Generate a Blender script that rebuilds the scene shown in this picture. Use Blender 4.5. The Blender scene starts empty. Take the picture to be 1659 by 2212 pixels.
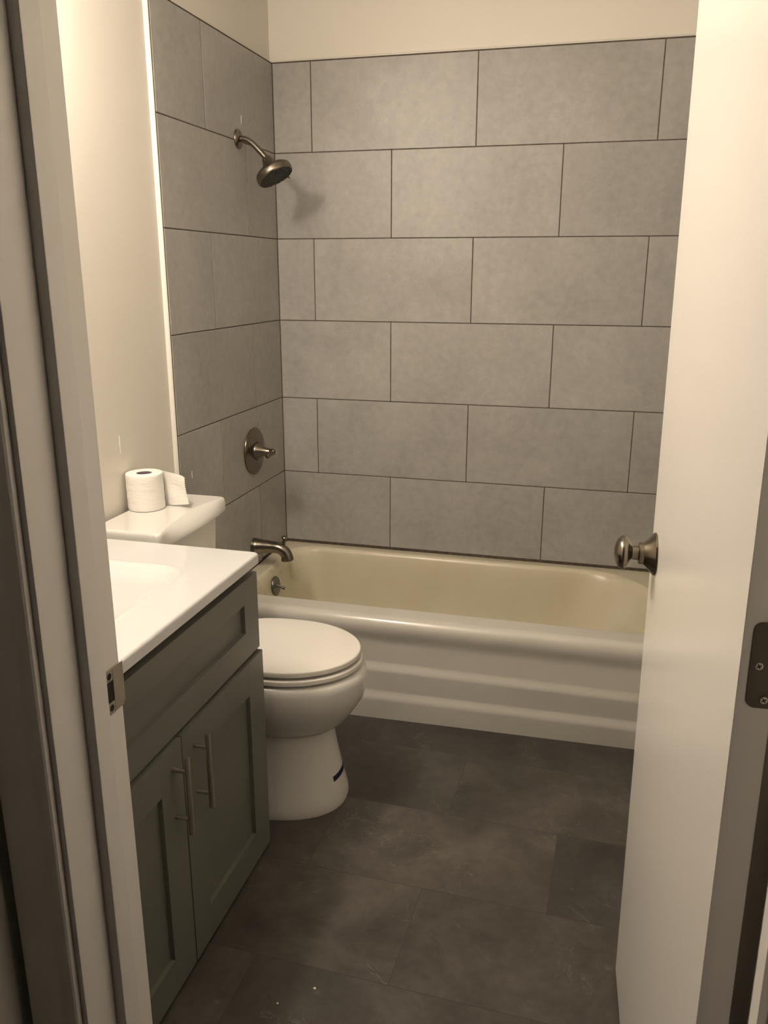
import bpy, bmesh, math, random
from mathutils import Vector, Matrix

random.seed(7)
S = bpy.context.scene
COL = S.collection
PI = math.pi

# ------------------------------------------------------------------ camera
CAM = Vector((1.26241, -3.15940, 1.46799))
YAW, PITCH, ROLL = 0.258282, 0.280185, 0.002087
fwd = Vector((-math.sin(YAW) * math.cos(PITCH), math.cos(YAW) * math.cos(PITCH), -math.sin(PITCH)))
rt = Vector((math.cos(YAW), math.sin(YAW), 0))
up = rt.cross(fwd)
rt2 = math.cos(ROLL) * rt + math.sin(ROLL) * up
up2 = -math.sin(ROLL) * rt + math.cos(ROLL) * up
cam_d = bpy.data.cameras.new('camera')
cam = bpy.data.objects.new('camera', cam_d)
COL.objects.link(cam)
m = Matrix.Identity(4)
for i in range(3):
    m[i][0], m[i][1], m[i][2], m[i][3] = rt2[i], up2[i], -fwd[i], CAM[i]
cam.matrix_world = m
cam_d.sensor_fit = 'VERTICAL'
cam_d.sensor_height = 36.0
cam_d.lens = 1800.0 / 2212.0 * 36.0
cam_d.clip_start = 0.02
S.camera = cam

# ------------------------------------------------------------------ light
EXPOSURE = 0.0
BULB_STRENGTH = 166.0
BULB_COLOR = (1.0, 0.872, 0.725)
BULB_Z = 2.17
HALL_COLOR, HALL_STRENGTH = (1.0, 0.85, 0.66), 0.008
w = bpy.data.worlds.new('world')
S.world = w
w.use_nodes = True
w.node_tree.nodes['Background'].inputs[0].default_value = (*HALL_COLOR, 1)
w.node_tree.nodes['Background'].inputs[1].default_value = HALL_STRENGTH
S.view_settings.view_transform = 'Standard'
S.view_settings.look = 'None'
S.view_settings.exposure = EXPOSURE
S.view_settings.gamma = 1
S.view_settings.use_curve_mapping = False

# ------------------------------------------------------------------ materials
def mat(name, color, rough=0.5, metal=0.0, spec=0.5, coat=0.0):
    mt = bpy.data.materials.new(name)
    mt.use_nodes = True
    b = mt.node_tree.nodes['Principled BSDF']
    b.inputs['Base Color'].default_value = (*color, 1)
    b.inputs['Roughness'].default_value = rough
    b.inputs['Metallic'].default_value = metal
    b.inputs['Specular IOR Level'].default_value = spec
    if coat:
        b.inputs['Coat Weight'].default_value = coat
        b.inputs['Coat Roughness'].default_value = 0.08
    return mt

def nd(mt, t, **kw):
    n = mt.node_tree.nodes.new(t)
    for k, v in kw.items():
        setattr(n, k, v)
    return n

def lk(mt, a, b):
    mt.node_tree.links.new(a, b)

def bsdf(mt):
    return mt.node_tree.nodes['Principled BSDF']

def noise(mt, scale, detail=4, rough=0.55, vec=None, dist=0.0):
    n = nd(mt, 'ShaderNodeTexNoise')
    n.inputs['Scale'].default_value = scale
    n.inputs['Detail'].default_value = detail
    n.inputs['Roughness'].default_value = rough
    n.inputs['Distortion'].default_value = dist
    if vec is None:
        tc = nd(mt, 'ShaderNodeTexCoord')
        vec = tc.outputs['Object']
    lk(mt, vec, n.inputs['Vector'])
    return n

def ramp(mt, fac, stops):
    r = nd(mt, 'ShaderNodeValToRGB')
    els = r.color_ramp.elements
    while len(els) < len(stops):
        els.new(0.5)
    for e, (p, c) in zip(els, stops):
        e.position = p
        e.color = (*c, 1) if len(c) == 3 else c
    lk(mt, fac, r.inputs['Fac'])
    return r

def mix(mt, fac, a, b, blend='MIX'):
    x = nd(mt, 'ShaderNodeMix', data_type='RGBA', blend_type=blend)
    if isinstance(fac, (int, float)):
        x.inputs[0].default_value = fac
    else:
        lk(mt, fac, x.inputs[0])
    for s, v in ((6, a), (7, b)):
        if isinstance(v, tuple):
            x.inputs[s].default_value = (*v, 1)
        else:
            lk(mt, v, x.inputs[s])
    return x.outputs[2]

def bump(mt, h, strength=0.1, dist=0.002):
    b = nd(mt, 'ShaderNodeBump')
    b.inputs['Strength'].default_value = strength
    b.inputs['Distance'].default_value = dist
    lk(mt, h, b.inputs['Height'])
    lk(mt, b.outputs['Normal'], bsdf(mt).inputs['Normal'])

def math_n(mt, op, a, b=None):
    x = nd(mt, 'ShaderNodeMath', operation=op)
    for i, v in enumerate((a, b)):
        if v is None:
            continue
        if isinstance(v, (int, float)):
            x.inputs[i].default_value = v
        else:
            lk(mt, v, x.inputs[i])
    return x.outputs[0]

def vmap(mt, scale=(1, 1, 1), loc=(0, 0, 0), rot=(0, 0, 0)):
    tc = nd(mt, 'ShaderNodeTexCoord')
    mp = nd(mt, 'ShaderNodeMapping')
    mp.inputs['Scale'].default_value = scale
    mp.inputs['Location'].default_value = loc
    mp.inputs['Rotation'].default_value = rot
    lk(mt, tc.outputs['Object'], mp.inputs['Vector'])
    return mp.outputs['Vector']

M = {}
def make_mats():
    # painted drywall
    p = mat('wall_paint', (0.77, 0.732, 0.665), 0.52, spec=0.35)
    n = noise(p, 90, 3)
    n2 = noise(p, 9, 3)
    bump(p, math_n(p, 'ADD', n.outputs['Fac'], n2.outputs['Fac']), 0.10, 0.0015)
    M['paint'] = p
    M['ceiling'] = mat('ceiling_paint', (0.78, 0.76, 0.72), 0.7)
    t = mat('trim_paint', (0.80, 0.775, 0.745), 0.32)
    n = noise(t, 25, 3, vec=vmap(t, (8, 8, 0.6)))
    bump(t, n.outputs['Fac'], 0.05, 0.001)
    M['trim'] = t
    d = mat('door_paint', (0.80, 0.775, 0.74), 0.22)
    n = noise(d, 30, 3)
    bump(d, n.outputs['Fac'], 0.03, 0.001)
    M['door'] = d
    # wall tile: grey cement-look porcelain
    t = mat('wall_tile', (0.3, 0.29, 0.27), 0.42)
    geo = nd(t, 'ShaderNodeNewGeometry')
    tc = nd(t, 'ShaderNodeTexCoord')
    comb = nd(t, 'ShaderNodeVectorMath', operation='MULTIPLY_ADD')
    vx = nd(t, 'ShaderNodeCombineXYZ')
    for i in range(3):
        lk(t, geo.outputs['Random Per Island'], vx.inputs[i])
    lk(t, vx.outputs[0], comb.inputs[0])
    comb.inputs[1].default_value = (13, 17, 23)
    lk(t, tc.outputs['Object'], comb.inputs[2])
    n1 = noise(t, 3.2, 7, 0.62, vec=comb.outputs[0], dist=0.4)
    n2 = noise(t, 38, 5, 0.6, vec=comb.outputs[0])
    n3 = noise(t, 5.5, 5, 0.6, vec=comb.outputs[0], dist=2.2)
    base = ramp(t, n1.outputs['Fac'], [(0.28, (0.335, 0.325, 0.308)), (0.5, (0.385, 0.374, 0.356)), (0.74, (0.435, 0.423, 0.403))])
    f = ramp(t, n2.outputs['Fac'], [(0.3, (0.90, 0.90, 0.90)), (0.7, (1.06, 1.06, 1.06))])
    c = mix(t, 1.0, base.outputs[0], f.outputs[0], 'MULTIPLY')
    # thin pale veins
    v = math_n(t, 'ABSOLUTE', math_n(t, 'SUBTRACT', n3.outputs['Fac'], 0.5))
    vr = ramp(t, v, [(0.0, (0.26, 0.26, 0.26)), (0.016, (0, 0, 0))])
    mask = noise(t, 4.0, 2, vec=comb.outputs[0])
    mr = ramp(t, mask.outputs['Fac'], [(0.52, (0, 0, 0)), (0.66, (1, 1, 1))])
    c = mix(t, math_n(t, 'MULTIPLY', vr.outputs[0], mr.outputs[0]), c, (0.55, 0.53, 0.49))
    rnd = ramp(t, geo.outputs['Random Per Island'], [(0, (0.95, 0.95, 0.95)), (1, (1.04, 1.04, 1.04))])
    c = mix(t, 1.0, c, rnd.outputs[0], 'MULTIPLY')
    lk(t, c, bsdf(t).inputs['Base Color'])
    bump(t, n2.outputs['Fac'], 0.04, 0.001)
    M['tile'] = t
    g = mat('grout', (0.075, 0.058, 0.040), 0.9)
    n = noise(g, 60, 4)
    lk(g, ramp(g, n.outputs['Fac'], [(0.3, (0.05, 0.038, 0.026)), (0.7, (0.12, 0.095, 0.068))]).outputs[0], bsdf(g).inputs['Base Color'])
    M['grout'] = g
    # floor: charcoal slate-look plank tile
    f = mat('floor_tile', (0.1, 0.1, 0.1), 0.42)
    br = nd(f, 'ShaderNodeTexBrick')
    br.offset = 0.5
    br.squash = 1.0
    br.inputs['Scale'].default_value = 1.0
    br.inputs['Brick Width'].default_value = 0.61
    br.inputs['Row Height'].default_value = 0.305
    br.inputs['Mortar Size'].default_value = 0.0009
    br.inputs['Mortar Smooth'].default_value = 0.3
    br.inputs['Bias'].default_value = 0.0
    br.inputs['Color1'].default_value = (0, 0, 0, 1)
    br.inputs['Color2'].default_value = (1, 1, 1, 1)
    br.inputs['Mortar'].default_value = (0.5, 0.5, 0.5, 1)
    vv = vmap(f, (1, 1, 1), (0.268, 0.83, 0), (0, 0, math.radians(1.5)))
    lk(f, vv, br.inputs['Vector'])
    sh = nd(f, 'ShaderNodeVectorMath', operation='MULTIPLY_ADD')
    lk(f, br.outputs['Color'], sh.inputs[0])
    sh.inputs[1].default_value = (9, 7, 5)
    lk(f, vv, sh.inputs[2])
    n1 = noise(f, 4.5, 8, 0.66, vec=sh.outputs[0], dist=0.5)
    n2 = noise(f, 30, 5, 0.65, vec=sh.outputs[0])
    base = ramp(f, n1.outputs['Fac'], [(0.30, (0.038, 0.0345, 0.030)), (0.5, (0.063, 0.058, 0.0515)), (0.70, (0.104, 0.096, 0.085))])
    tone = ramp(f, br.outputs['Color'], [(0, (0.80, 0.80, 0.80)), (1, (1.18, 1.15, 1.11))])
    c = mix(f, 1.0, base.outputs[0], tone.outputs[0], 'MULTIPLY')
    sp = ramp(f, n2.outputs['Fac'], [(0.32, (0.85, 0.85, 0.85)), (0.62, (1.06, 1.06, 1.06)), (0.78, (1.35, 1.33, 1.3))])
    c = mix(f, 1.0, c, sp.outputs[0], 'MULTIPLY')
    # pale scratches / veins
    n3 = noise(f, 3.0, 6, 0.6, vec=sh.outputs[0], dist=3.0)
    v = math_n(f, 'ABSOLUTE', math_n(f, 'SUBTRACT', n3.outputs['Fac'], 0.5))
    vr = ramp(f, v, [(0.0, (0.5, 0.5, 0.5)), (0.007, (0, 0, 0))])
    mk = noise(f, 6.5, 3, vec=sh.outputs[0])
    mr = ramp(f, mk.outputs['Fac'], [(0.53, (0, 0, 0)), (0.62, (1, 1, 1))])
    c = mix(f, math_n(f, 'MULTIPLY', vr.outputs[0], mr.outputs[0]), c, (0.24, 0.22, 0.19))
    # pale chalky specks
    vo = nd(f, 'ShaderNodeTexVoronoi')
    vo.inputs['Scale'].default_value = 13
    lk(f, vv, vo.inputs['Vector'])
    vs = ramp(f, vo.outputs['Distance'], [(0.02, (0.4, 0.4, 0.4)), (0.13, (0, 0, 0))])
    mk2 = noise(f, 5, 2, vec=vv)
    mr2 = ramp(f, mk2.outputs['Fac'], [(0.54, (0, 0, 0)), (0.6, (1, 1, 1))])
    c = mix(f, math_n(f, 'MULTIPLY', vs.outputs[0], mr2.outputs[0]), c, (0.21, 0.195, 0.17))
    # seams
    c = mix(f, math_n(f, 'MULTIPLY', br.outputs['Fac'], 0.75), c, (0.022, 0.019, 0.017))
    lk(f, c, bsdf(f).inputs['Base Color'])
    bump(f, n2.outputs['Fac'], 0.12, 0.001)
    M['floor'] = f
    # enamel of the tub
    e = mat('tub_enamel', (0.60, 0.58, 0.535), 0.20, coat=0.3)
    n = noise(e, 5, 3)
    bump(e, n.outputs['Fac'], 0.05, 0.004)
    tc = nd(e, 'ShaderNodeTexCoord')
    sx = nd(e, 'ShaderNodeSeparateXYZ')
    lk(e, tc.outputs['Object'], sx.inputs[0])
    yv = math_n(e, 'ADD', math_n(e, 'ADD', sx.outputs['Y'], -0.345), 1.0)
    ins = ramp(e, yv, [(0.375, (0, 0, 0)), (0.41, (1, 1, 1))])
    lk(e, mix(e, ins.outputs[0], (0.60, 0.58, 0.535), (0.60, 0.555, 0.43)), bsdf(e).inputs['Base Color'])
    M['enamel'] = e
    b = mat('tub_basin_enamel', (0.62, 0.57, 0.44), 0.28)
    n = noise(b, 3.5, 4)
    n2 = noise(b, 9, 5, 0.7, dist=0.8)
    c = ramp(b, n.outputs['Fac'], [(0.3, (0.60, 0.545, 0.40)), (0.7, (0.66, 0.615, 0.48))])
    # soap grime patches
    tc = nd(b, 'ShaderNodeTexCoord')
    sx = nd(b, 'ShaderNodeSeparateXYZ')
    lk(b, tc.outputs['Object'], sx.inputs[0])
    near = ramp(b, math_n(b, 'ADD', sx.outputs['X'], 0.762), [(0.04, (1, 1, 1)), (0.13, (0, 0, 0))])
    gm = ramp(b, n2.outputs['Fac'], [(0.56, (0, 0, 0)), (0.68, (0.75, 0.75, 0.75))])
    c2 = mix(b, math_n(b, 'MULTIPLY', gm.outputs[0], near.outputs[0]), c.outputs[0], (0.16, 0.13, 0.09))
    lk(b, c2, bsdf(b).inputs['Base Color'])
    M['basin'] = b
    M['china'] = mat('vitreous_china', (0.70, 0.688, 0.655), 0.14, coat=0.2)
    M['seat'] = mat('toilet_seat_plastic', (0.80, 0.775, 0.73), 0.34)
    M['marble'] = mat('cultured_marble', (0.62, 0.625, 0.635), 0.16, coat=0.3)
    c = mat('cabinet_paint', (0.135, 0.134, 0.117), 0.42)
    n = noise(c, 40, 2)
    bump(c, n.outputs['Fac'], 0.03, 0.001)
    M['cabinet'] = c
    M['cab_in'] = mat('cabinet_shadow_frame', (0.16, 0.157, 0.138), 0.5)
    k = mat('brushed_nickel', (0.22, 0.193, 0.155), 0.25, 1.0)
    bsdf(k).inputs['Anisotropic'].default_value = 0.4
    M['nickel'] = k
    M['satin'] = mat('satin_nickel', (0.46, 0.42, 0.36), 0.34, 1.0)
    M['chrome'] = mat('worn_chrome', (0.20, 0.195, 0.18), 0.34, 1.0)
    M['plate'] = mat('strike_plate_metal', (0.34, 0.31, 0.26), 0.45, 1.0)
    M['hinge'] = mat('hinge_metal', (0.10, 0.088, 0.072), 0.45, 1.0)
    M['screw'] = mat('screw_metal', (0.42, 0.40, 0.34), 0.4, 1.0)
    M['black'] = mat('dark_rubber_and_shade', (0.022, 0.020, 0.018), 0.55)  # rubber black, also used as painted shade round the valve handle
    M['nozzle'] = mat('nozzle_rubber', (0.07, 0.066, 0.062), 0.5)
    M['recess'] = mat('latch_recess', (0.012, 0.008, 0.006), 0.8)
    p = mat('tissue_paper', (0.84, 0.82, 0.78), 0.9)
    n = noise(p, 55, 4, vec=vmap(p, (1, 1, 2.5)))
    bump(p, n.outputs['Fac'], 0.5, 0.003)
    bsdf(p).inputs['Subsurface Weight'].default_value = 0.0
    M['tissue'] = p
    M['core'] = mat('cardboard_core', (0.20, 0.16, 0.21), 0.9)
    M['tape'] = mat('navy_tape', (0.008, 0.011, 0.05), 0.4)
    M['caulk'] = mat('white_caulk', (0.74, 0.72, 0.67), 0.25)
    M['fixture'] = mat('light_fixture_metal', (0.45, 0.42, 0.36), 0.3, 1.0)
    g = bpy.data.materials.new('lit_bulb_glass')
    g.use_nodes = True
    bb = bsdf(g)
    bb.inputs['Base Color'].default_value = (0.9, 0.9, 0.9, 1)
    bb.inputs['Emission Color'].default_value = (*BULB_COLOR, 1)
    bb.inputs['Emission Strength'].default_value = BULB_STRENGTH
    M['bulb'] = g
make_mats()

# ------------------------------------------------------------------ mesh helpers
def bx(bm, x0, x1, y0, y1, z0, z1, bev=0.0, seg=2, fn=None):
    """axis box (optionally warped by fn) with bevelled edges, added to bm"""
    b = bmesh.new()
    bmesh.ops.create_cube(b, size=1)
    for v in b.verts:
        v.co = Vector((x0 + (v.co.x + .5) * (x1 - x0), y0 + (v.co.y + .5) * (y1 - y0), z0 + (v.co.z + .5) * (z1 - z0)))
    if bev:
        bmesh.ops.bevel(b, geom=list(b.edges), offset=bev, segments=seg, profile=0.5, affect='EDGES')
    if fn:
        for v in b.verts:
            v.co = Vector(fn(v.co))
    join(bm, b)

def join(bm, b):
    me = bpy.data.meshes.new('tmp')
    b.to_mesh(me)
    b.free()
    bm.from_mesh(me)
    bpy.data.meshes.remove(me)

def loft(bm, loops, cap0=True, cap1=True, closed=True):
    """loops: list of lists of points, same count"""
    vs = [[bm.verts.new(p) for p in lp] for lp in loops]
    n = len(loops[0])
    for a, b in zip(vs[:-1], vs[1:]):
        for i in range(n if closed else n - 1):
            j = (i + 1) % n
            bm.faces.new((a[i], a[j], b[j], b[i]))
    if cap0 and closed:
        bm.faces.new(list(reversed(vs[0])))
    if cap1 and closed:
        bm.faces.new(vs[-1])
    return vs

def frame(axis):
    a = Vector(axis).normalized()
    t = Vector((0, 0, 1)) if abs(a.z) < 0.9 else Vector((1, 0, 0))
    u = a.cross(t).normalized()
    v = a.cross(u).normalized()
    return a, u, v

def lathe(bm, origin, axis, prof, n=40, cap=True):
    """prof: list of (distance along axis, radius)"""
    o = Vector(origin)
    a, u, v = frame(axis)
    loops = []
    for d, r in prof:
        r = max(r, 1e-5)
        loops.append([o + a * d + (u * math.cos(2 * PI * i / n) + v * math.sin(2 * PI * i / n)) * r for i in range(n)])
    loft(bm, loops, cap, cap)

def tube(bm, pts, radii, n=24, cap=True, squash=None):
    pts = [Vector(p) for p in pts]
    if isinstance(radii, (int, float)):
        radii = [radii] * len(pts)
    loops = []
    u = None
    for i, p in enumerate(pts):
        t = (pts[min(i + 1, len(pts) - 1)] - pts[max(i - 1, 0)]).normalized()
        if u is None:
            _, u, _ = frame(t)
        u = (u - t * u.dot(t)).normalized()
        v = t.cross(u)
        loops.append([p + (u * math.cos(2 * PI * k / n) + v * math.sin(2 * PI * k / n)) * radii[i] for k in range(n)])
    loft(bm, loops, cap, cap)

def bez(pts, n=24):
    """Catmull-Rom through points"""
    P = [Vector(p) for p in pts]
    P = [P[0] * 2 - P[1]] + P + [P[-1] * 2 - P[-2]]
    out = []
    for i in range(1, len(P) - 2):
        for k in range(n):
            t = k / n
            a, b, c, d = P[i - 1], P[i], P[i + 1], P[i + 2]
            out.append(0.5 * ((2 * b) + (c - a) * t + (2 * a - 5 * b + 4 * c - d) * t * t + (3 * b - a - 3 * c + d) * t ** 3))
    out.append(P[-2])
    return out

def rrect(x0, x1, y0, y1, r, n=12):
    """rounded rectangle, counter-clockwise, 4*(n+1) points"""
    if isinstance(r, (int, float)):
        r = (r, r, r, r)
    out = []
    for (cx, cy, a0, rr) in ((x1 - r[0], y1 - r[0], 0, r[0]), (x0 + r[1], y1 - r[1], 90, r[1]), (x0 + r[2], y0 + r[2], 180, r[2]), (x1 - r[3], y0 + r[3], 270, r[3])):
        for k in range(n + 1):
            a = math.radians(a0 + 90 * k / n)
            out.append((cx + rr * math.cos(a), cy + rr * math.sin(a)))
    return out

def smooth(me, angle=35):
    for p in me.polygons:
        p.use_smooth = True
    b = bmesh.new()
    b.from_mesh(me)
    lim = math.radians(angle)
    for e in b.edges:
        if len(e.link_faces) == 2:
            e.smooth = e.calc_face_angle(0) < lim
    b.to_mesh(me)
    b.free()

def obj(name, bm, mats, parent=None, root=(0, 0, 0), angle=35, fixn=True):
    if fixn:
        bmesh.ops.recalc_face_normals(bm, faces=list(bm.faces))
    rv = Vector(root)
    for v in bm.verts:
        v.co -= rv
    me = bpy.data.meshes.new(name)
    bm.to_mesh(me)
    bm.free()
    smooth(me, angle)
    for mm in (mats if isinstance(mats, (list, tuple)) else [mats]):
        me.materials.append(mm)
    o = bpy.data.objects.new(name, me)
    COL.objects.link(o)
    wn = o.modifiers.new('weighted_normals', 'WEIGHTED_NORMAL')
    wn.keep_sharp = True
    if parent:
        o.parent = parent
    else:
        o.location = rv
    return o

def thing(name, label, cat, loc, group=None, kind=None):
    o = bpy.data.objects.new(name, None)
    o.empty_display_size = 0.05
    COL.objects.link(o)
    o.location = loc
    tag(o, label, cat, group, kind)
    return o

def tag(o, label, cat, group=None, kind=None):
    o['label'] = label
    o['category'] = cat
    if group:
        o['group'] = group
    if kind:
        o['kind'] = kind
    return o

def struct(name, bm, mm, label, cat):
    o = obj(name, bm, mm)
    return tag(o, label, cat, kind='structure')

# ------------------------------------------------------------------ room shell
ROOM_X1 = 1.524       # right wall plane
Y_ROOM = -2.356       # room face of the front (door) wall
Y_HALL = -2.487       # hall face of the front wall
PAINT_X = -0.014
LEAN = 0.0085         # the door and hinge jamb are a little out of plumb (m per m)
CEIL = 2.44

bm = bmesh.new()
bx(bm, -0.12, 1.66, -3.6, 0.12, -0.08, 0.0)
struct('floor', bm, M['floor'], 'dark charcoal slate-look tile floor of the bathroom', 'floor')
bm = bmesh.new()
bx(bm, -0.12, 1.66, Y_HALL, 0.12, CEIL, CEIL + 0.08)
struct('ceiling', bm, M['ceiling'], 'white painted bathroom ceiling', 'ceiling')
bm = bmesh.new()
bx(bm, -0.12, PAINT_X, Y_HALL, 0.014, 0, CEIL)
wall_left = struct('wall_left', bm, M['paint'], 'cream painted left wall behind the toilet, tiled beside the tub', 'wall')
bm = bmesh.new()
bx(bm, PAINT_X, ROOM_X1 + 0.014, 0.014, 0.12, 0, CEIL)
wall_back = struct('wall_back', bm, M['paint'], 'back wall of large grey tiles with cream paint above', 'wall')
bm = bmesh.new()
bx(bm, ROOM_X1 + 0.014, 1.66, Y_HALL, 0.014, 0, CEIL)
wall_right = struct('wall_right', bm, M['paint'], 'cream painted right wall hidden behind the open door', 'wall')
JL = 0.720            # left jamb face
bm = bmesh.new()
bx(bm, PAINT_X, JL - 0.02, Y_HALL, Y_ROOM, 0, CEIL)
bx(bm, 1.490, ROOM_X1 + 0.014, Y_HALL, Y_ROOM, 0, CEIL)
bx(bm, JL - 0.02, 1.490, Y_HALL, Y_ROOM, 2.075, CEIL)
struct('wall_front', bm, M['paint'], 'wall around the doorway the picture is taken through', 'wall')
bm = bmesh.new()
bx(bm, 0.53, 0.645, -3.6, Y_HALL - 0.0005, 0, CEIL)
struct('wall_hall', bm, M['paint'], 'hallway wall just left of the door casing', 'wall')

# tile panels: every tile a bevelled slab over a dark grout bed
ZTOP, ROW, TW, GAP = 2.200, 0.305, 0.612, 0.0032
TUB_TILE_Z = 0.3795
def tiles_1d(joints, a0, a1):
    e = [a0] + [j for j in joints if a0 < j < a1] + [a1]
    return list(zip(e[:-1], e[1:]))

def tile_panel(parent, kind):
    bt = bmesh.new()
    bg = bmesh.new()
    g = GAP / 2
    for r in range(8):
        z1, z0 = ZTOP - r * ROW, ZTOP - (r + 1) * ROW
        if kind == 'back':
            if r > 5: break
            if r == 5: z0 = TUB_TILE_Z - g
            off = 0.1484 if r % 2 == 0 else 0.4533
            spans = tiles_1d([off + TW * k for k in range(-1, 4)], 0.0, ROOM_X1)
            for s0, s1 in spans:
                bx(bt, s0 + g, s1 - g, 0.0, 0.009, z0 + g, z1 - g, 0.0011, 1)
        elif kind == 'left':
            zz = max(z0, 0.0)
            if z1 <= 0.02: break
            d = 0.5679 if r % 2 == 0 else 0.2631
            for s0, s1 in tiles_1d([d], 0.0, 0.8712):
                if zz < 0.3 and s1 < 0.7:
                    continue          # behind the tub
                lo = zz
                if r == 5 and s1 < 0.7: lo = TUB_TILE_Z - g
                bx(bt, -0.009, 0.0, -s1 + g, -s0 - g, lo + g, z1 - g, 0.0011, 1)
        else:
            if r > 5: break
            if r == 5: z0 = TUB_TILE_Z - g
            d = 0.5679 if r % 2 == 0 else 0.2631
            for s0, s1 in tiles_1d([d], 0.0, 0.8712):
                bx(bt, ROOM_X1, ROOM_X1 + 0.009, -s1 + g, -s0 - g, z0 + g, z1 - g, 0.0011, 1)
    if kind == 'back':
        bx(bg, PAINT_X, ROOM_X1 + 0.008, 0.0012, 0.0142, 0.34, ZTOP + 0.003)
    elif kind == 'left':
        bx(bg, PAINT_X - 0.0002, -0.0012, -0.8730, 0.003, 0.0, ZTOP + 0.003)
    else:
        bx(bg, ROOM_X1 + 0.0012, ROOM_X1 + 0.0142, -0.8730, 0.003, 0.34, ZTOP + 0.003)
    t = obj('wall_tiles', bt, M['tile'], parent)
    obj('grout', bg, M['grout'], t)
tile_panel(wall_back, 'back')
tile_panel(wall_left, 'left')
tile_panel(wall_right, 'right')

# bright caulk trim down the free edge of the left tile panel
bm = bmesh.new()
pts = [(PAINT_X - 0.001, -0.8815), (-0.0080, -0.8805), (-0.0035, -0.8785), (-0.0015, -0.8760), (-0.0014, -0.8745), (PAINT_X - 0.001, -0.8735)]
loft(bm, [[(x, y, z) for x, y in pts] for z in (0.0, ZTOP + 0.006)])
struct('trim_1', bm, M['caulk'], 'white vertical edge trim where the grey tile meets cream wall', 'trim')
# thin paint edge above the tiles
bm = bmesh.new()
tube(bm, [(0.0, 0.0105, ZTOP + 0.0065), (ROOM_X1, 0.0105, ZTOP + 0.0065)], 0.0042, 16)
struct('trim_2', bm, M['caulk'], 'thin white caulk bead along the top of the back wall tiles', 'trim')

# ------------------------------------------------------------------ door frame
def lean(p):
    return (p[0] - LEAN * p[2], p[1], p[2])
# strike-side jamb with its stop
bm = bmesh.new()
bx(bm, JL - 0.02, JL, Y_HALL, Y_ROOM, 0, 2.055, 0.0012)
jamb_l = struct('trim_3', bm, M['trim'], 'white left door jamb with stop and strike plate', 'door frame')
bm = bmesh.new()
bx(bm, JL - 0.001, JL + 0.0135, -2.433, -2.402, 0, 2.04, 0.002)
obj('door_stop', bm, M['trim'], jamb_l)
# hinge-side jamb
JR = 1.4700
bm = bmesh.new()
bx(bm, JR, JR + 0.0195, Y_HALL, Y_ROOM, 0, 2.055, 0.0012, fn=lean)
jamb_r = struct('trim_4', bm, M['trim'], 'right door jamb holding the hinges', 'door frame')
bm = bmesh.new()
bx(bm, JR - 0.0105, JR + 0.001, -2.433, -2.402, 0, 2.04, 0.002, fn=lean)
obj('door_stop', bm, M['trim'], jamb_r)
bm = bmesh.new()
bx(bm, JL, JR - 0.02, Y_HALL, Y_ROOM, 2.04, 2.06, 0.001)
struct('trim_5', bm, M['trim'], 'white head jamb across the top of the doorway', 'door frame')
# casings (colonial profile) on the hall side
def casing_profile(x_in, sgn):
    pr = [(0, 0), (0, 0.0075), (0.002, 0.0095), (0.010, 0.0105), (0.013, 0.0125), (0.020, 0.0135), (0.034, 0.0150), (0.042, 0.0185), (0.052, 0.0185), (0.057, 0.0165), (0.0575, 0)]
    return [(x_in + sgn * a, Y_HALL - b) for a, b in pr]
bm = bmesh.new()
loft(bm, [[(x, y, z) for x, y in casing_profile(JL - 0.007, -1)] for z in (0.0, 2.11)])
struct('trim_6', bm, M['trim'], 'moulded white casing on the hall side of the left jamb', 'door frame')
bm = bmesh.new()
loft(bm, [[lean((x, y, z)) for x, y in casing_profile(JR + 0.007, 1)] for z in (0.0, 2.045)])
struct('trim_7', bm, M['trim'], 'moulded white casing on the hall side of the right jamb', 'door frame')

# strike plate: plate with latch hole, two screw holes and a curved lip round the jamb edge
ZS = 0.988
def strike():
    bm = bmesh.new()
    x = JL + 0.0003
    t = 0.0016
    y_lip = Y_ROOM + 0.0135
    # ring-shaped plate built from strips round the latch opening
    y0, y1 = -2.400, Y_ROOM + 0.001
    h0, h1, yh = ZS - 0.0135, ZS + 0.0135, -2.374
    zb, zt = ZS - 0.0285, ZS + 0.0285
    bx(bm, x, x + t, y0, yh, zb, h0, 0.0004, 1)
    bx(bm, x, x + t, y0, yh, h1, zt, 0.0004, 1)
    bx(bm, x, x + t, yh, y1, zb, zt, 0.0004, 1)
    pl = obj('strike_plate', bm, M['plate'], jamb_l)
    pl['label'] = 'dull metal strike plate with latch hole'
    # lip: rounded tongue curving round the edge
    bm = bmesh.new()
    rows = []
    for k in range(9):
        s = k / 8
        yy = y1 - 0.0005 + s * 0.0125
        xx = x + t * 0.5 - 0.0075 * s * s
        zz0 = zb + 0.004 + 0.010 * max(0, s - 0.6) / 0.4 * 0.6
        zz1 = zt - 0.0005 - 0.008 * max(0, s - 0.55) / 0.45
        rows.append((xx, yy, zz0, zz1))
    lo = [[(r[0] + t * .5, r[1], r[2]), (r[0] + t * .5, r[1], r[3]), (r[0] - t * .5, r[1], r[3]), (r[0] - t * .5, r[1], r[2])] for r in rows]
    loft(bm, lo)
    obj('lip', bm, M['plate'], pl)
    bm = bmesh.new()
    bx(bm, x - 0.001, x + 0.0006, -2.3985, yh + 0.0003, h0 - 0.0003, h1 + 0.0003)
    obj('latch_hole', bm, M['recess'], pl)
    for dz in (0.0205, -0.0205):
        bm = bmesh.new()
        lathe(bm, (x + t - 0.0002, -2.381, ZS + dz), (1, 0, 0), [(0, 0.0042), (0.0004, 0.0042), (0.0004, 0.0012)], 16)
        obj('screw_hole', bm, M['recess'], pl)
strike()

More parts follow.
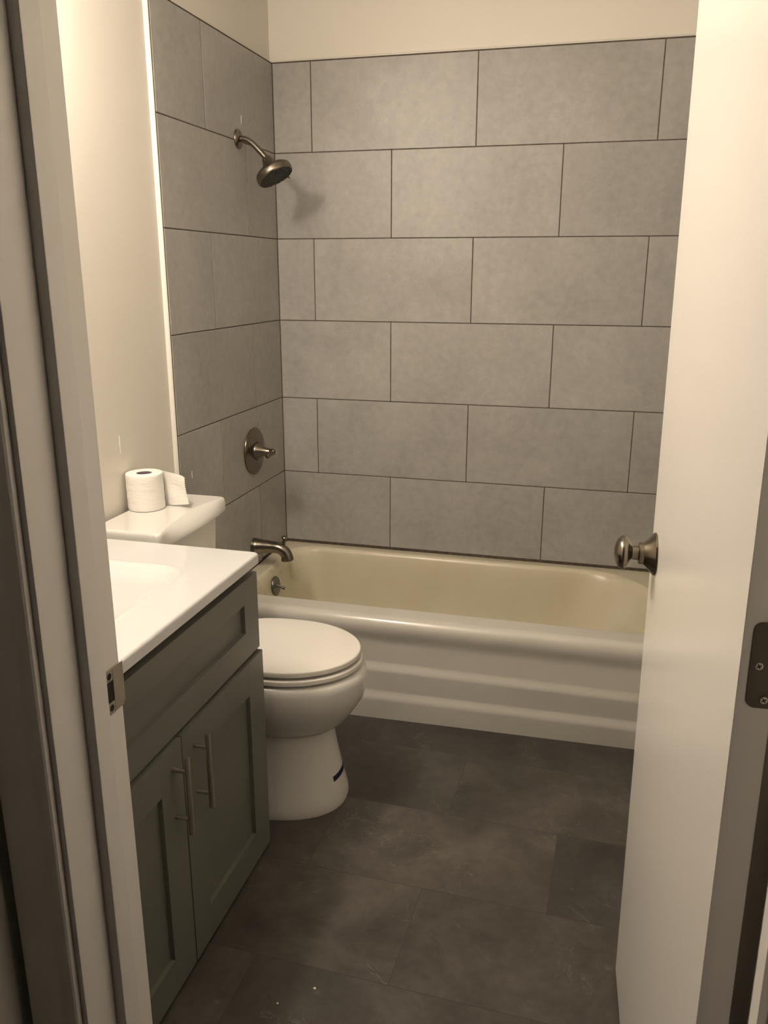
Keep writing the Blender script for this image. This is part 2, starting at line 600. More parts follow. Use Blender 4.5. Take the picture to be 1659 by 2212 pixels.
# ------------------------------------------------------------------ door
HB, FB = Vector((1.4190, -2.350, 0)), Vector((1.3765, -1.610, 0))
DD = (FB - HB)
DWID = DD.length
DD.normalize()
DN = Vector((DD.y, -DD.x, 0))          # towards the room face (+x side)
def dp(s, t, z):
    p = HB + DD * s + DN * t
    return Vector((p.x - LEAN * z, p.y, z))
bm = bmesh.new()
bx(bm, 0, DWID, 0, 0.035, 0.012, 2.032, 0.0018, 2, fn=lambda c: dp(c.x, c.y, c.z))
door = struct('door_1', bm, M['door'], 'plain white slab door swung open on the right', 'door')
def door_knob():
    zk = 0.985
    o = dp(DWID - 0.062, 0, zk)
    ax = -DN
    bm = bmesh.new()
    lathe(bm, o, ax, [(0, 0.0375), (0.0015, 0.0385), (0.004, 0.0380), (0.006, 0.0355), (0.010, 0.031), (0.016, 0.0245), (0.0205, 0.0205), (0.0215, 0.0195), (0.0285, 0.0195), (0.0295, 0.0185), (0.0295, 0.010)], 56)
    rose = obj('knob_rose', bm, M['nickel'], door)
    bm = bmesh.new()
    prof = [(0.028, 0.0125), (0.040, 0.0125), (0.0415, 0.0135), (0.043, 0.0165), (0.045, 0.0200)]
    for k in range(1, 25):
        a = PI * (0.16 + 0.84 * k / 24)
        prof.append((0.0565 - 0.0155 * math.cos(a), 0.0300 * math.sin(a)))
    lathe(bm, o, ax, prof, 56)
    kn = obj('door_knob', bm, M['nickel'], door)
    kn['label'] = 'brushed nickel oval door knob'
    # latch faceplate on the free edge
    bm = bmesh.new()
    bx(bm, DWID - 0.0005, DWID + 0.0008, 0.006, 0.029, zk - 0.0285, zk + 0.0285, 0.0003, 1, fn=lambda c: dp(c.x, c.y, c.z))
    obj('latch_plate', bm, M['plate'], door)
door_knob()
def hinge(zc):
    bm = bmesh.new()
    # leaf with rounded corners mortised in the hinge edge
    ol = rrect(0.0095, 0.0365, zc - 0.0455, zc + 0.0455, (0.001, 0.0085, 0.0085, 0.001), 6)
    loft(bm, [[dp(0.0005, a, b) for a, b in ol], [dp(-0.0012, a, b) for a, b in ol]])
    lf = obj('hinge', bm, M['hinge'], door)
    lf['label'] = 'dark metal hinge leaf on the door edge'
    bm = bmesh.new()
    for k in range(5):
        z0 = zc - 0.0455 + k * 0.0182
        tube(bm, [dp(-0.0005, 0.0405, z0 + 0.0003), dp(-0.0005, 0.0405, z0 + 0.0179)], 0.0058, 18)
    obj('knuckle', bm, M['hinge'], lf)
    for t, dz in ((0.0285, 0.0350), (0.0180, -0.0005), (0.0262, -0.0365)):
        bm = bmesh.new()
        c = dp(-0.0010, t, zc + dz)
        lathe(bm, c, -DD, [(0, 0.0040), (0.0006, 0.0039), (0.0010, 0.0030)], 20)
        sc = obj('screw', bm, M['screw'], lf)
        bm = bmesh.new()
        for a in (0.5, 0.5 + PI / 2):
            u = DN * math.cos(a) + Vector((0, 0, 1)) * math.sin(a)
            v = DN * -math.sin(a) + Vector((0, 0, 1)) * math.cos(a)
            q = c - DD * 0.0009
            lp = [q + u * sa * 0.0024 + v * sb * 0.0006 for sa, sb in ((-1, -1), (1, -1), (1, 1), (-1, 1))]
            loft(bm, [lp, [p - DD * 0.0003 for p in lp]])
        obj('cross_slot', bm, M['recess'], sc)
hinge(1.0995)

# ------------------------------------------------------------------ bathtub
def bathtub():
    R0 = (0.762, -0.345, 0)
    T = thing('bathtub', 'old white enamelled tub with a stepped apron along the back wall', 'bathtub', R0)
    X0, X1, YB, YF = 0.003, 1.521, -0.002, -0.700
    ZR = 0.370
    n = 14
    def ring(x0, x1, y0, y1, r, z):
        return [(x, y, z) for x, y in rrect(x0, x1, y0, y1, r, n)]
    # rim top + apron outer
    bi = bmesh.new()
    inner = (0.060, 1.484, -0.602, -0.046)
    RAD = (0.24, 0.10, 0.09, 0.11)
    L = []
    L.append(ring(X0, X1, YF + 0.030, YB, 0.004, ZR - 0.001))
    L.append(ring(inner[0] - 0.012, inner[1] + 0.012, inner[2] - 0.010, inner[3] + 0.010, RAD, ZR + 0.001))
    L.append(ring(inner[0] - 0.004, inner[1] + 0.004, inner[2] - 0.003, inner[3] + 0.003, RAD, ZR - 0.001))
    loft(bi, L, False, False)
    # apron profile (y, z) from rim edge to the floor, swept along x
    prof = []
    for k in range(9):
        a = PI / 2 * k / 8
        prof.append((YF + 0.030 - 0.030 * math.sin(a), ZR - 0.001 - 0.034 * (1 - math.cos(a))))
    prof += [(YF + 0.001, 0.322), (YF + 0.006, 0.306), (YF + 0.013, 0.290), (YF + 0.0165, 0.270), (YF + 0.0165, 0.206),
             (YF + 0.0155, 0.199), (YF + 0.010, 0.187), (YF + 0.0060, 0.178), (YF + 0.0050, 0.170),
             (YF + 0.0050, 0.104), (YF + 0.0040, 0.097), (YF - 0.002, 0.084), (YF - 0.006, 0.075), (YF - 0.007, 0.066), (YF - 0.007, 0.0)]
    xs = [X0 + (X1 - X0) * i / 24 for i in range(25)]
    loft(bi, [[(x, y + 0.034 * max(0, x - 0.45) * max(0, 1 - z / 0.2) + 0.003 * math.sin(2.6 * x + 0.4) * (0.3 - min(z, 0.3)) / 0.3, z) for y, z in prof] for x in xs], False, False, closed=False)
    bmesh.ops.remove_doubles(bi, verts=list(bi.verts), dist=0.0008)
    ap = obj('apron', bi, M['enamel'], T, R0, 50)
    # basin interior
    bb = bmesh.new()
    L = []
    def rr(s): return (0.23, 0.10 + s * 0.05, 0.09 + s * 0.06, 0.11 + s * 0.08)
    steps = [(-0.004, ZR - 0.001), (0.004, ZR - 0.006), (0.010, ZR - 0.016), (0.015, ZR - 0.035), (0.020, ZR - 0.07), (0.028, 0.22), (0.036, 0.15), (0.046, 0.105), (0.062, 0.078), (0.090, 0.062), (0.13, 0.056)]
    for ins, z in steps:
        d = (ZR - z) / ZR
        L.append(ring(inner[0] + ins * 1.0 + 0.010 * d, inner[1] - ins * 1.3 - 0.16 * d, inner[2] + ins, inner[3] - ins * 0.9, rr(d), z))
    loft(bb, L, False, True)
    ba = obj('basin', bb, M['basin'], T, R0, 60)
    ba['label'] = 'yellowed cream inside of the tub'
    # overflow plate with trip lever
    bo = bmesh.new()
    c = Vector((0.0865, -0.345, 0.300))
    ax = Vector((1, 0, 0.12)).normalized()
    lathe(bo, c - ax * 0.004, ax, [(0, 0.036), (0.004, 0.0385), (0.0075, 0.037), (0.0095, 0.030), (0.0100, 0.004)], 44)
    ov = obj('overflow_plate', bo, M['chrome'], T, R0)
    ov['label'] = 'round worn chrome overflow plate'
    bl = bmesh.new()
    a = c + ax * 0.004 + Vector((0, 0, 0.002))
    tube(bl, [a, a + Vector((0.014, -0.001, -0.002)), a + Vector((0.032, -0.002, -0.008)), a + Vector((0.034, -0.002, -0.0088))], [0.0042, 0.0040, 0.0058, 0.0045], 16)
    obj('trip_lever', bl, M['chrome'], ov, R0)
    bd = bmesh.new()
    lathe(bd, (0.24, -0.330, 0.0562), (0, 0, 1), [(0, 0.034), (0.002, 0.033), (0.0026, 0.022), (0.001, 0.020), (0.001, 0.002)], 32)
    obj('drain', bd, M['chrome'], T, R0)
    # ragged caulk left on the faucet-end corner of the rim
    bc = bmesh.new()
    pts = [(0.030, -0.560, ZR + 0.001), (0.052, -0.566, ZR + 0.003), (0.074, -0.574, ZR + 0.002), (0.098, -0.584, ZR + 0.0015)]
    tube(bc, bez(pts, 4), [0.0020 + 0.0012 * math.sin(i * 1.7) for i in range(13)], 8)
    obj('old_caulk', bc, M['caulk'], T, R0)
bathtub()

# ------------------------------------------------------------------ bath fittings
def shower():
    b = Vector((0.0, -0.330, 1.900))
    T = thing('shower', 'brushed nickel shower head on a bent arm from the tiled wall', 'shower head', b)
    bm = bmesh.new()
    lathe(bm, b, (1, 0, 0), [(0.0003, 0.031), (0.003, 0.0312), (0.006, 0.030), (0.009, 0.0255), (0.0115, 0.019), (0.013, 0.012)], 40)
    obj('flange', bm, M['nickel'], T, b)
    bm = bmesh.new()
    path = bez([b + Vector((0.004, 0, 0)), b + Vector((0.026, 0, -0.001)), b + Vector((0.050, 0, -0.013)), b + Vector((0.076, 0, -0.037)), b + Vector((0.104, 0, -0.066))], 10)
    tube(bm, path, 0.0098, 24)
    obj('arm', bm, M['nickel'], T, b)
    hub = b + Vector((0.102, 0, -0.064))
    ax = Vector((0.50, -0.09, -0.86)).normalized()
    bm = bmesh.new()
    lathe(bm, hub, ax, [(-0.003, 0.0105), (-0.002, 0.0150), (0.002, 0.0172), (0.010, 0.0195), (0.024, 0.0265), (0.031, 0.0310), (0.0335, 0.0360), (0.036, 0.0470), (0.039, 0.0545), (0.043, 0.0600), (0.047, 0.0625), (0.050, 0.0632), (0.0512, 0.0624), (0.0524, 0.0638), (0.061, 0.0645), (0.067, 0.0635), (0.070, 0.0612), (0.071, 0.0595), (0.068, 0.0585)], 64)
    hd = obj('head', bm, M['nickel'], T, b)
    bm = bmesh.new()
    lathe(bm, hub, ax, [(0.062, 0.0588), (0.0685, 0.0588), (0.0695, 0.054), (0.0698, 0.030), (0.0712, 0.027), (0.0715, 0.006)], 48)
    fc = obj('spray_face', bm, M['black'], hd, b)
    fc['label'] = 'dark spray face studded with nozzles'
    a, u, v = frame(ax)
    bm = bmesh.new()
    for R, k in ((0.013, 6), (0.023, 10), (0.034, 16), (0.043, 22), (0.051, 26)):
        for i in range(k):
            t = 2 * PI * (i + 0.3) / k
            o = hub + a * 0.069 + (u * math.cos(t) + v * math.sin(t)) * R
            lathe(bm, o, a, [(0, 0.0021), (0.0035, 0.0017), (0.0040, 0.0008)], 8)
    obj('nozzles', bm, M['nozzle'], fc, b)
    # selector tab on the rim
    bm = bmesh.new()
    d = Vector((0.30, 0.95, 0))
    d = (d - a * d.dot(a)).normalized()
    p0 = hub + a * 0.062 + d * 0.060
    tube(bm, [p0, p0 + d * 0.008 + a * 0.002, p0 + d * 0.016 + a * 0.007], [0.0042, 0.0036, 0.0028], 12)
    obj('selector_tab', bm, M['nickel'], hd, b)
shower()

def valve():
    b = Vector((0.0, -0.307, 0.820))
    T = thing('shower_valve', 'round brushed nickel shower control with a lever handle', 'shower control', b)
    bm = bmesh.new()
    lathe(bm, b, (1, 0, 0), [(0.0003, 0.0875), (0.003, 0.0890), (0.006, 0.0885), (0.009, 0.0845), (0.0105, 0.076), (0.0120, 0.050), (0.0125, 0.034), (0.0105, 0.033), (0.0105, 0.004)], 72)
    obj('escutcheon', bm, M['nickel'], T, b)
    bm = bmesh.new()
    ax = Vector((1, 0, 0))
    lathe(bm, b, ax, [(0.0108, 0.0312), (0.014, 0.0316), (0.018, 0.0305), (0.030, 0.0250), (0.044, 0.0185), (0.056, 0.0140), (0.066, 0.0120), (0.0665, 0.0112), (0.069, 0.0112), (0.0695, 0.0122), (0.078, 0.0126), (0.084, 0.0105), (0.087, 0.0060), (0.0876, 0.001)], 40)
    h = obj('handle', bm, M['nickel'], T, b)
    bm = bmesh.new()
    lathe(bm, b, ax, [(0.0104, 0.0350), (0.0132, 0.0350), (0.0134, 0.0330), (0.0134, 0.0316), (0.0104, 0.0316)], 48, cap=False)
    obj('gap_shade_ring', bm, M['black'], T, b)  # black ring paints in the shadowed gap round the handle base
    bm = bmesh.new()
    c = b + Vector((0.076, 0, 0))
    d = Vector((-0.10, -1.0, -0.22)).normalized()
    tube(bm, [c, c + d * 0.015, c + d * 0.034, c + d * 0.043, c + d * 0.047, c + d * 0.0485], [0.0105, 0.0100, 0.0086, 0.0080, 0.0055, 0.001], 20)
    obj('lever', bm, M['nickel'], h, b)
valve()

def spout():
    b = Vector((0.0, -0.343, 0.454))
    T = thing('bathtub_spout', 'brushed nickel tub spout above the faucet end of the bathtub', 'tub spout', b)
    bm = bmesh.new()
    path = bez([b + Vector(p) for p in ((0.0004, 0, 0), (0.014, 0, 0.0), (0.04, 0, 0.002), (0.075, 0, 0.003), (0.102, 0, 0.0015), (0.122, 0, -0.008), (0.134, 0, -0.024), (0.138, 0, -0.044))], 8)
    ctrl = [0.0325, 0.0315, 0.0265, 0.0230, 0.0220, 0.0215, 0.0222, 0.0238]
    rad = []
    for i in range(len(path)):
        t = i / 8
        k = min(int(t), 6)
        rad.append(ctrl[k] + (ctrl[k + 1] - ctrl[k]) * (t - k))
    tube(bm, path, rad, 36)
    sp = obj('spout_body', bm, M['nickel'], T, b)
    bm = bmesh.new()
    lathe(bm, b + Vector((0.138, 0, -0.0435)), (0, 0, -1), [(0, 0.019), (0.0008, 0.019), (0.0008, 0.002)], 28)
    obj('outlet', bm, M['black'], sp, b)
    bm = bmesh.new()
    lathe(bm, b + Vector((0.124, 0, 0.006)), (0.10, 0, 1), [(0, 0.0055), (0.020, 0.0050), (0.028, 0.0062), (0.038, 0.0108), (0.0405, 0.0116), (0.0430, 0.0100), (0.0436, 0.003)], 28)
    dv = obj('diverter_knob', bm, M['nickel'], T, b)
spout()

# ------------------------------------------------------------------ toilet
def toilet():
    YC = -1.160
    R0 = (0.36, YC, 0)
    T = thing('toilet', 'white two-piece toilet with closed lid between vanity and tub', 'toilet', R0)
    def oval(xb, xf, hw, z, n=64, p=2.0, pb=2.0):
        """plan loop: rounder at the front (xf), flatter at the back (xb); xm = widest"""
        xm = xb + (xf - xb) * 0.50
        out = []
        for i in range(n):
            a = 2 * PI * i / n
            ca, sa = math.cos(a), math.sin(a)
            if ca >= 0:
                x = xm + (xf - xm) * abs(ca) ** (2 / p)
                y = hw * math.copysign(abs(sa) ** (2 / p), sa)
            else:
                x = xm - (xm - xb) * abs(ca) ** (2 / pb)
                y = hw * math.copysign(abs(sa) ** (2 / pb), sa)
            out.append((x, YC + y, z))
        return out
    # pedestal
    bm = bmesh.new()
    L = [oval(0.10, 0.622, 0.158, 0.0, p=2.25, pb=3), oval(0.10, 0.624, 0.160, 0.012, p=2.25, pb=3), oval(0.10, 0.621, 0.157, 0.03, p=2.25, pb=3),
         oval(0.10, 0.608, 0.143, 0.09, p=2.2, pb=3), oval(0.11, 0.594, 0.128, 0.16, p=2.2, pb=3), oval(0.12, 0.583, 0.119, 0.23, p=2.2, pb=3), oval(0.12, 0.580, 0.112, 0.30, p=2.2, pb=3)]
    loft(bm, L)
    ped = obj('pedestal', bm, M['china'], T, R0, 60)
    # bowl
    bm = bmesh.new()
    L = [oval(0.24, 0.560, 0.085, 0.222), oval(0.22, 0.598, 0.115, 0.236), oval(0.20, 0.628, 0.140, 0.262), oval(0.18, 0.650, 0.160, 0.296),
         oval(0.17, 0.672, 0.178, 0.330), oval(0.17, 0.679, 0.185, 0.362), oval(0.17, 0.681, 0.187, 0.392), oval(0.17, 0.679, 0.185, 0.408), oval(0.17, 0.669, 0.180, 0.418), oval(0.18, 0.655, 0.168, 0.421)]
    loft(bm, L)
    obj('bowl', bm, M['china'], T, R0, 60)
    # china shelf that carries the tank
    bm = bmesh.new()
    lo = []
    for z, d in ((0.29, 0.02), (0.33, 0.008), (0.395, 0.0), (0.412, 0.002), (0.417, 0.010)):
        lo.append([(x, y, z) for x, y in rrect(0.015 + d, 0.30, YC - 0.165 + d, YC + 0.165 - d, 0.04, 6)])
    loft(bm, lo)
    obj('tank_shelf', bm, M['china'], T, R0, 60)
    # seat ring and lid
    def slab(name, xb, xf, hw, z0, z1, rnd):
        bm = bmesh.new()
        L = []
        for k in range(5):
            a = PI / 2 * k / 4
            L.append(oval(xb + rnd * (1 - math.sin(a)), xf - rnd * (1 - math.sin(a)), hw - rnd * (1 - math.sin(a)), z0 + rnd * (1 - math.cos(a)), pb=2.6))
        for k in range(5):
            a = PI / 2 * k / 4
            L.append(oval(xb + rnd * (1 - math.cos(a)), xf - rnd * (1 - math.cos(a)), hw - rnd * (1 - math.cos(a)), z1 - rnd * (1 - math.sin(a)), pb=2.6))
        loft(bm, L)
        return obj(name, bm, M['seat'], T, R0, 60)
    slab('seat', 0.225, 0.669, 0.178, 0.4265, 0.4425, 0.004)
    # lid with a shallow raised centre
    bm = bmesh.new()
    L = []
    hw, xb, xf = 0.174, 0.228, 0.664
    for ins, z in ((0.004, 0.4500), (0.001, 0.4506), (0.0, 0.4525), (0.0, 0.4625), (0.0012, 0.4652), (0.004, 0.4668), (0.026, 0.4680), (0.034, 0.4692), (0.060, 0.4700), (0.12, 0.4708)):
        L.append(oval(xb + ins, xf - ins, hw - ins, z, pb=2.6))
    loft(bm, L)
    obj('lid', bm, M['seat'], T, R0, 60)
    for s in (-1, 1):
        bm = bmesh.new()
        bx(bm, 0.222, 0.255, YC + s * 0.07 - 0.022, YC + s * 0.07 + 0.022, 0.419, 0.462, 0.006, 2)
        obj('seat_hinge', bm, M['seat'], T, R0)
    # tank body, slightly tapered, bowed front
    YT = YC - 0.010
    def tank_loop(x0, x1, hw, bow, r, z):
        pts = rrect(x0, x1, -hw, hw, (r, 0.012, 0.012, r), 8)
        out = []
        for x, y in pts:
            f = (x - x0) / (x1 - x0)
            out.append((x + bow * f * (1 - (y / hw) ** 2), YT + y, z))
        return out
    bm = bmesh.new()
    L = [tank_loop(0.02, 0.150, 0.160, 0.012, 0.03, 0.417), tank_loop(0.016, 0.160, 0.168, 0.014, 0.03, 0.46), tank_loop(0.012, 0.172, 0.178, 0.014, 0.03, 0.62), tank_loop(0.010, 0.180, 0.186, 0.014, 0.03, 0.793)]
    loft(bm, L)
    tk = obj('tank', bm, M['china'], T, R0, 50)
    # flush lever on the front face
    # tank lid with sloping front skirt, deepest in the middle
    def lid_loop(ins, front_in, z, bow=0.012):
        out = []
        N = 20
        hw = 0.196 - ins
        x0 = 0.004 + ins * 0.4
        x1 = 0.201 - ins
        def fx(y):
            q = max(0.0, 1 - (abs(y) / (hw * 0.90)) ** 2.2)
            return x1 + bow * (1 - (y / hw) ** 2) - front_in * q
        r = 0.014
        for k in range(9):       # far front corner
            a = math.radians(90 * k / 8)
            y = hw - r + r * math.sin(a)
            out.append((fx(hw - r) - r + r * math.cos(a), y))
        for k in range(7):       # back far
            a = math.radians(90 + 90 * k / 6)
            out.append((x0 + 0.008 + 0.008 * math.cos(a), hw - 0.008 + 0.008 * math.sin(a)))
        for k in range(7):
            a = math.radians(180 + 90 * k / 6)
            out.append((x0 + 0.008 + 0.008 * math.cos(a), -hw + 0.008 + 0.008 * math.sin(a)))
        for k in range(9):
            a = math.radians(270 + 90 * k / 8)
            y = -hw + r + r * math.sin(a)
            out.append((fx(hw - r) - r + r * math.cos(a), y))
        for k in range(1, N):
            y = (-hw + r) + 2 * (hw - r) * k / N
            out.append((fx(y), y))
        return [(x, YT + y, z) for x, y in out]
    bm = bmesh.new()
    L = [lid_loop(0.001, 0, 0.789), lid_loop(0.0, 0, 0.792), lid_loop(0.0, 0.003, 0.803), lid_loop(0.0, 0.014, 0.815), lid_loop(0.001, 0.026, 0.823), lid_loop(0.003, 0.033, 0.8272), lid_loop(0.006, 0.036, 0.8293), lid_loop(0.010, 0.038, 0.830)]
    loft(bm, L)
    obj('tank_lid', bm, M['china'], T, R0, 60)
    # strip of navy tape round the near front of the pedestal
    bm = bmesh.new()
    ls = []
    for k in range(15):
        s = k / 14
        a = math.radians(-16 + 60 * s)
        z = 0.087 + 0.007 * s
        hgt = 0.0075
        row = []
        for zz in (z - hgt, z + hgt):
            t = (zz - 0.09) / 0.07
            xf = 0.608 + (0.594 - 0.608) * t + 0.0008
            hwp = 0.143 + (0.128 - 0.143) * t + 0.0008
            xb = 0.10 + 0.01 * t
            xm = xb + (xf - xb) * 0.5
            ca, sa = math.cos(a), math.sin(a)
            row.append((xm + (xf - xm) * abs(ca) ** (2 / 2.2), YC + hwp * math.copysign(abs(sa) ** (2 / 2.2), sa), zz))
        c = Vector((xm, YC, 0))
        inn = []
        for q in row:
            dq = (Vector((q[0], q[1], 0)) - c).normalized() * 0.0012
            inn.append((q[0] - dq.x, q[1] - dq.y, q[2]))
        ls.append([row[0], row[1], inn[1], inn[0]])
    loft(bm, ls)
    tp = obj('tape_strip', bm, M['tape'], ped, R0)
    tp['label'] = 'short strip of navy blue tape'
toilet()

# ------------------------------------------------------------------ toilet paper
def paper():
    c = Vector((0.042, -1.150, 0.8305))
    T = thing('toilet_paper_roll', 'white toilet paper roll with loose tail on the tank lid', 'toilet paper', c)
    H, Ro, Ri = 0.102, 0.0505, 0.0215
    bm = bmesh.new()
    n = 64
    L = []
    prof = [(Ri, 0.001), (Ri, H - 0.001), (Ri + 0.002, H), (Ro - 0.004, H), (Ro - 0.001, H - 0.0015), (Ro, H - 0.005)]
    for k in range(1, 10):
        prof.append((Ro + 0.0006 * math.sin(k * 2.2), H - 0.005 - (H - 0.01) * k / 10))
    prof += [(Ro, 0.004), (Ro - 0.001, 0.001), (Ro - 0.004, 0.0), (Ri + 0.002, 0.0)]
    for r, z in prof:
        L.append([(c.x + (r + (0.0007 * math.sin(3 * t + z * 40) if r > 0.04 else 0)) * math.cos(t), c.y + r * math.sin(t), c.z + z) for t in [2 * PI * i / n for i in range(n)]])
    L.append(L[0])
    vs = loft(bm, L, False, False)
    bmesh.ops.remove_doubles(bm, verts=list(bm.verts), dist=0.00001)
    roll = obj('roll', bm, M['tissue'], T, c, 40)
    bm = bmesh.new()
    lathe(bm, c + Vector((0, 0, 0.002)), (0, 0, 1), [(0, Ri - 0.0002), (H - 0.004, Ri - 0.0002), (H - 0.004, Ri - 0.002), (0.02, Ri - 0.002)], 40, cap=False)
    co = obj('core', bm, M['core'], T, c)
    co['label'] = 'dark cardboard core'
    bm = bmesh.new()
    lathe(bm, c + Vector((0, 0, 0.003)), (0, 0, 1), [(0, Ri - 0.0003), (0.001, Ri - 0.0003)], 32)
    obj('core_bottom', bm, M['core'], co, c)
    # loose tail: leaves the roll on the far side and swings out to the right, torn end jagged
    bm = bmesh.new()
    base = [(0.014, 0.0495), (0.036, 0.0415), (0.058, 0.036), (0.078, 0.034), (0.096, 0.031), (0.108, 0.026)]
    path = bez([(c.x + x, c.y + y, 0) for x, y in base], 8)
    N = 26
    cols = []
    for i, p in enumerate(path):
        s = i / (len(path) - 1)
        top = H - 0.002 - 0.012 * s ** 1.6
        bot = 0.002 + 0.018 * max(0, s - 0.35) ** 1.2 + 0.0
        col = []
        for k in range(N + 1):
            q = k / N
            z = bot + (top - bot) * q
            jag = (0.0016 if k % 2 else -0.0012) if i == len(path) - 1 else 0
            flare = 0.012 * s * (1 - q) ** 2
            col.append((p.x + jag + flare * 0.9, p.y - flare * 0.2 + 0.0008 * math.sin(9 * q + 5 * s), c.z + z))
        cols.append(col)
    thick = 0.0007
    front = [[bm.verts.new(v) for v in col] for col in cols]
    backv = [[bm.verts.new((v[0], v[1] + thick, v[2])) for v in col] for col in cols]
    for g in (front, backv):
        for i in range(len(g) - 1):
            for k in range(N):
                bm.faces.new((g[i][k], g[i + 1][k], g[i + 1][k + 1], g[i][k + 1]))
    for i in range(len(front) - 1):
        bm.faces.new((front[i][0], backv[i][0], backv[i + 1][0], front[i + 1][0]))
        bm.faces.new((front[i][N], front[i + 1][N], backv[i + 1][N], backv[i][N]))
    for k in range(N):
        bm.faces.new((front[-1][k], backv[-1][k], backv[-1][k + 1], front[-1][k + 1]))
    tl = obj('loose_sheet', bm, M['tissue'], T, c, 60)
paper()

# ------------------------------------------------------------------ vanity
VY1, VY0 = -1.407, -2.245       # far / near ends of the fronts
def vanity():
    R0 = (0.24, (VY0 + VY1) / 2, 0)
    T = thing('vanity_cabinet', 'grey-green shaker bathroom vanity cabinet at left with two doors', 'vanity cabinet', R0)
    FX = 0.452                   # face frame plane
    bm = bmesh.new()
    bx(bm, 0.0, FX, VY0 + 0.004, VY1 - 0.008, 0.012, 0.8025, 0.001, 1)
    obj('carcass', bm, M['cabinet'], T, R0)
    def shaker(name, y0, y1, z0, z1, iy0, iy1, iz0, iz1, x0, x1, rec=0.011):
        """framed front: outer rectangle, recessed flat panel"""
        bm = bmesh.new()
        bx(bm, x0, x1, y0, iy0, z0, z1, 0.0012, 2)
        bx(bm, x0, x1, iy1, y1, z0, z1, 0.0012, 2)
        bx(bm, x0, x1, iy0 - 0.0006, iy1 + 0.0006, z0, iz0, 0.0012, 2)
        bx(bm, x0, x1, iy0 - 0.0006, iy1 + 0.0006, iz1, z1, 0.0012, 2)
        f = obj(name, bm, M['cabinet'], T, R0)
        bm = bmesh.new()
        bx(bm, x0 + 0.001, x1 - rec, iy0 - 0.001, iy1 + 0.001, iz0 - 0.001, iz1 + 0.001)
        obj('recessed_panel', bm, M['cabinet'], f, R0)
        return f
    shaker('drawer_front', VY0 + 0.004, VY1 - 0.003, 0.578, 0.775, VY0 + 0.078, VY1 - 0.080, 0.645, 0.716, FX + 0.0005, 0.483)
    ym = (VY0 + VY1) / 2
    d1 = shaker('door', ym + 0.0015, VY1, 0.012, 0.569, ym + 0.077, VY1 - 0.086, 0.097, 0.484, FX + 0.0005, 0.4885)
    d2 = shaker('door', VY0, ym - 0.0015, 0.012, 0.569, VY0 + 0.086, ym - 0.088, 0.097, 0.484, FX + 0.0005, 0.4885)
    for d, yh, z0 in ((d1, -1.777, 0.377), (d2, -1.868, 0.377)):
        bm = bmesh.new()
        tube(bm, [(0.522, yh, z0), (0.522, yh, z0 + 0.0008), (0.522, yh, z0 + 0.1742), (0.522, yh, z0 + 0.175)], [0.0056, 0.0060, 0.0060, 0.0056], 20)
        h = obj('handle', bm, M['satin'], d, R0)
        for zp in (z0 + 0.0335, z0 + 0.1425):
            tb = bmesh.new()
            tube(tb, [(0.4880, yh, zp), (0.519, yh, zp)], 0.0044, 14)
            join(h_bm := bmesh.new(), tb)
            for v in h_bm.verts:
                v.co -= Vector(R0)
            me = h.data
            b2 = bmesh.new()
            b2.from_mesh(me)
            mt = bpy.data.meshes.new('t')
            h_bm.to_mesh(mt)
            b2.from_mesh(mt)
            b2.to_mesh(me)
            b2.free()
            h_bm.free()
            bpy.data.meshes.remove(mt)
        smooth(h.data)
        h['label'] = 'slim brushed nickel bar handle'
vanity()

def counter():
    y0, y1, x0, x1 = -2.262, -1.4185, -0.0135, 0.4965
    zt, th = 0.8285, 0.0255
    R0 = (0.24, (y0 + y1) / 2, 0.80)
    T = thing('countertop', 'glossy white vanity countertop with moulded sink basin', 'countertop', R0)
    n = 8
    def slab_ring(d, z):
        return [(x, y, z) for x, y in rrect(x0 + (d if d < 0 else 0), x1 - d, y0 + d, y1 - d, (0.012, 0.002, 0.002, 0.012), n)]
    bm = bmesh.new()
    # basin opening: rounded rectangle sink
    bx0, bx1, by0, by1 = 0.095, 0.385, -2.090, -1.575
    def basin_ring(d, z, r=0.07):
        return [(x, y, z) for x, y in rrect(bx0 + d, bx1 - d, by0 + d, by1 - d, max(r - d * 0.4, 0.03), n)]
    L = [slab_ring(0.0, zt - th), slab_ring(0.0, zt - 0.007)]
    for k in range(1, 6):
        a = PI / 2 * k / 5
        L.append(slab_ring(0.007 * (1 - math.cos(a)), zt - 0.007 + 0.007 * math.sin(a)))
    L += [basin_ring(-0.018, zt), basin_ring(-0.012, zt + 0.0022), basin_ring(-0.004, zt + 0.0022), basin_ring(0.002, zt - 0.001), basin_ring(0.012, zt - 0.010), basin_ring(0.024, zt - 0.017), basin_ring(0.05, zt - 0.0205), basin_ring(0.09, zt - 0.0215)]
    loft(bm, L)
    obj('counter_slab', bm, M['marble'], T, R0, 50)
    bm = bmesh.new()
    bx(bm, x0, x0 + 0.018, y0, y1, zt - 0.001, zt + 0.085, 0.004, 2)
    obj('backsplash', bm, M['marble'], T, R0)
    bm = bmesh.new()
    lathe(bm, (0.24, -1.83, zt - 0.0216), (0, 0, 1), [(0, 0.030), (0.002, 0.029), (0.0026, 0.018), (0.0015, 0.002)], 28)
    obj('drain', bm, M['chrome'], T, R0)
counter()

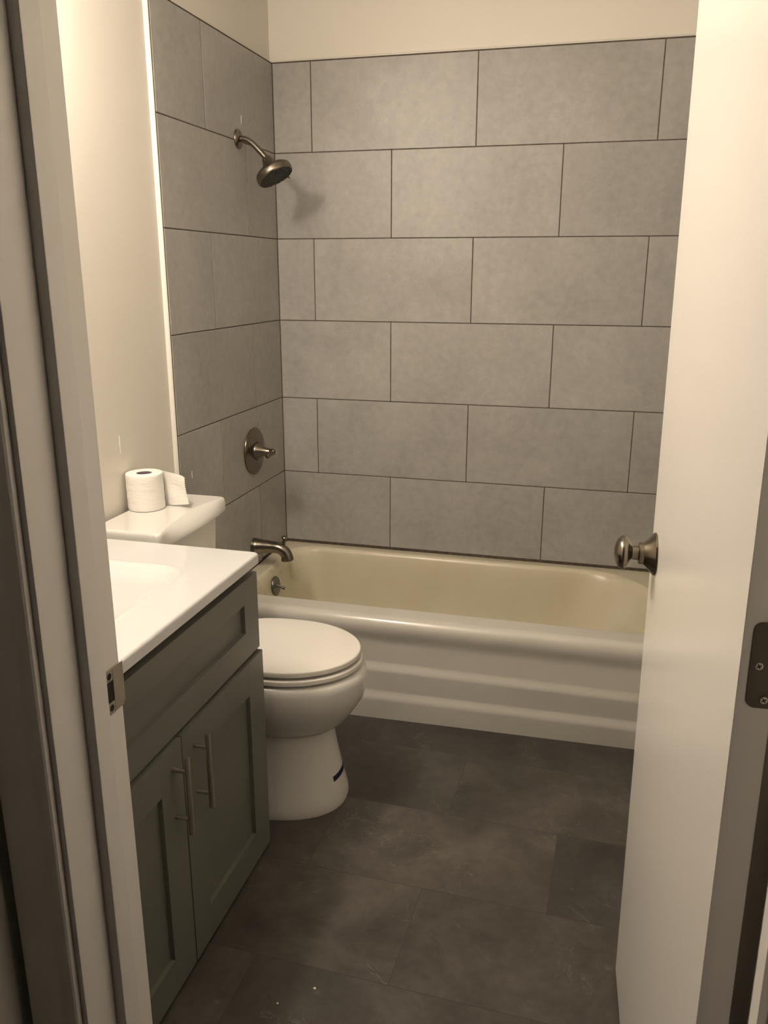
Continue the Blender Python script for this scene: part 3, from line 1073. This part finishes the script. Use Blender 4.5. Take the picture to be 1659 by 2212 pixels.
# ------------------------------------------------------------------ vanity light over the sink (above and left of the frame)
def light_bar():
    yc = -1.83
    R0 = (PAINT_X, yc, BULB_Z)
    T = thing('vanity_light', 'three-globe vanity light bar on left wall above the sink', 'light fixture', R0)
    bm = bmesh.new()
    bx(bm, PAINT_X, PAINT_X + 0.022, yc - 0.28, yc + 0.28, BULB_Z - 0.045, BULB_Z + 0.045, 0.006, 2)
    obj('back_plate', bm, M['fixture'], T, R0)
    for k in (-1, 0, 1):
        y = yc + 0.16 * k
        bm = bmesh.new()
        lathe(bm, (PAINT_X + 0.02, y, BULB_Z), (1, 0, 0), [(0, 0.024), (0.05, 0.018), (0.08, 0.020), (0.092, 0.016)], 24)
        so = obj('socket', bm, M['fixture'], T, R0)
        bm = bmesh.new()
        bmesh.ops.create_uvsphere(bm, u_segments=24, v_segments=16, radius=0.050)
        bmesh.ops.translate(bm, verts=list(bm.verts), vec=(PAINT_X + 0.140, y, BULB_Z))
        obj('globe_bulb', bm, M['bulb'], so, R0)
light_bar()

# ------------------------------------------------------------------ small marks left by the painters, and glints painted white on the tile
def drip(name, label, p, axis_n, length, wid):
    """a small raised paint run or painted-on glint: flat teardrop on a wall"""
    bm = bmesh.new()
    p = Vector(p)
    side = Vector((0, 0, 1)).cross(Vector(axis_n)).normalized()
    n_ = Vector(axis_n)
    L = []
    for k in range(9):
        t = k / 8
        r = wid * (0.15 + 0.85 * math.sin(PI * (0.08 + 0.87 * t)) * (0.45 + 0.55 * t))
        c = p + Vector((0, 0, length * (0.5 - t)))
        L.append([c + side * r * math.cos(a) + n_ * (0.0016 * max(0, math.sin(a)) - 0.0003) for a in [2 * PI * i / 12 for i in range(12)]])
    loft(bm, L)
    o = obj(name, bm, M['caulk'], None, p)
    return tag(o, label, 'paint mark')
drip('drip_glint_mark', 'tiny white painted glint on the grey tile above the shower arm', (0.0002, -0.294, 1.966), (1, 0, 0), 0.026, 0.0030)  # white teardrop stands for light glinting off the tile
drip('drip_glint_mark', 'small white painted glint on grey tile right of the toilet paper', (0.0002, -0.797, 0.842), (1, 0, 0), 0.024, 0.0028)  # second tile glint, put in as a raised white spot
drip('drip_glint_mark', 'long pale paint run on the cream wall above the toilet paper', (PAINT_X + 0.0002, -1.169, 1.012), (1, 0, 0), 0.050, 0.0022)

def fleck(label, x, y, r):
    bm = bmesh.new()
    lathe(bm, (x, y, 0.0), (0, 0, 1), [(0.0001, r), (r * 0.4, r * 0.8), (r * 0.6, r * 0.3)], 9)
    tag(obj('paint_fleck', bm, M['caulk'], None, (x, y, 0)), label, 'paint mark')
fleck('larger white paint fleck on the dark floor tile in front of vanity', 0.757, -1.817, 0.0030)
fleck('smaller white paint fleck on the floor nearer the vanity doors', 0.695, -1.873, 0.0024)
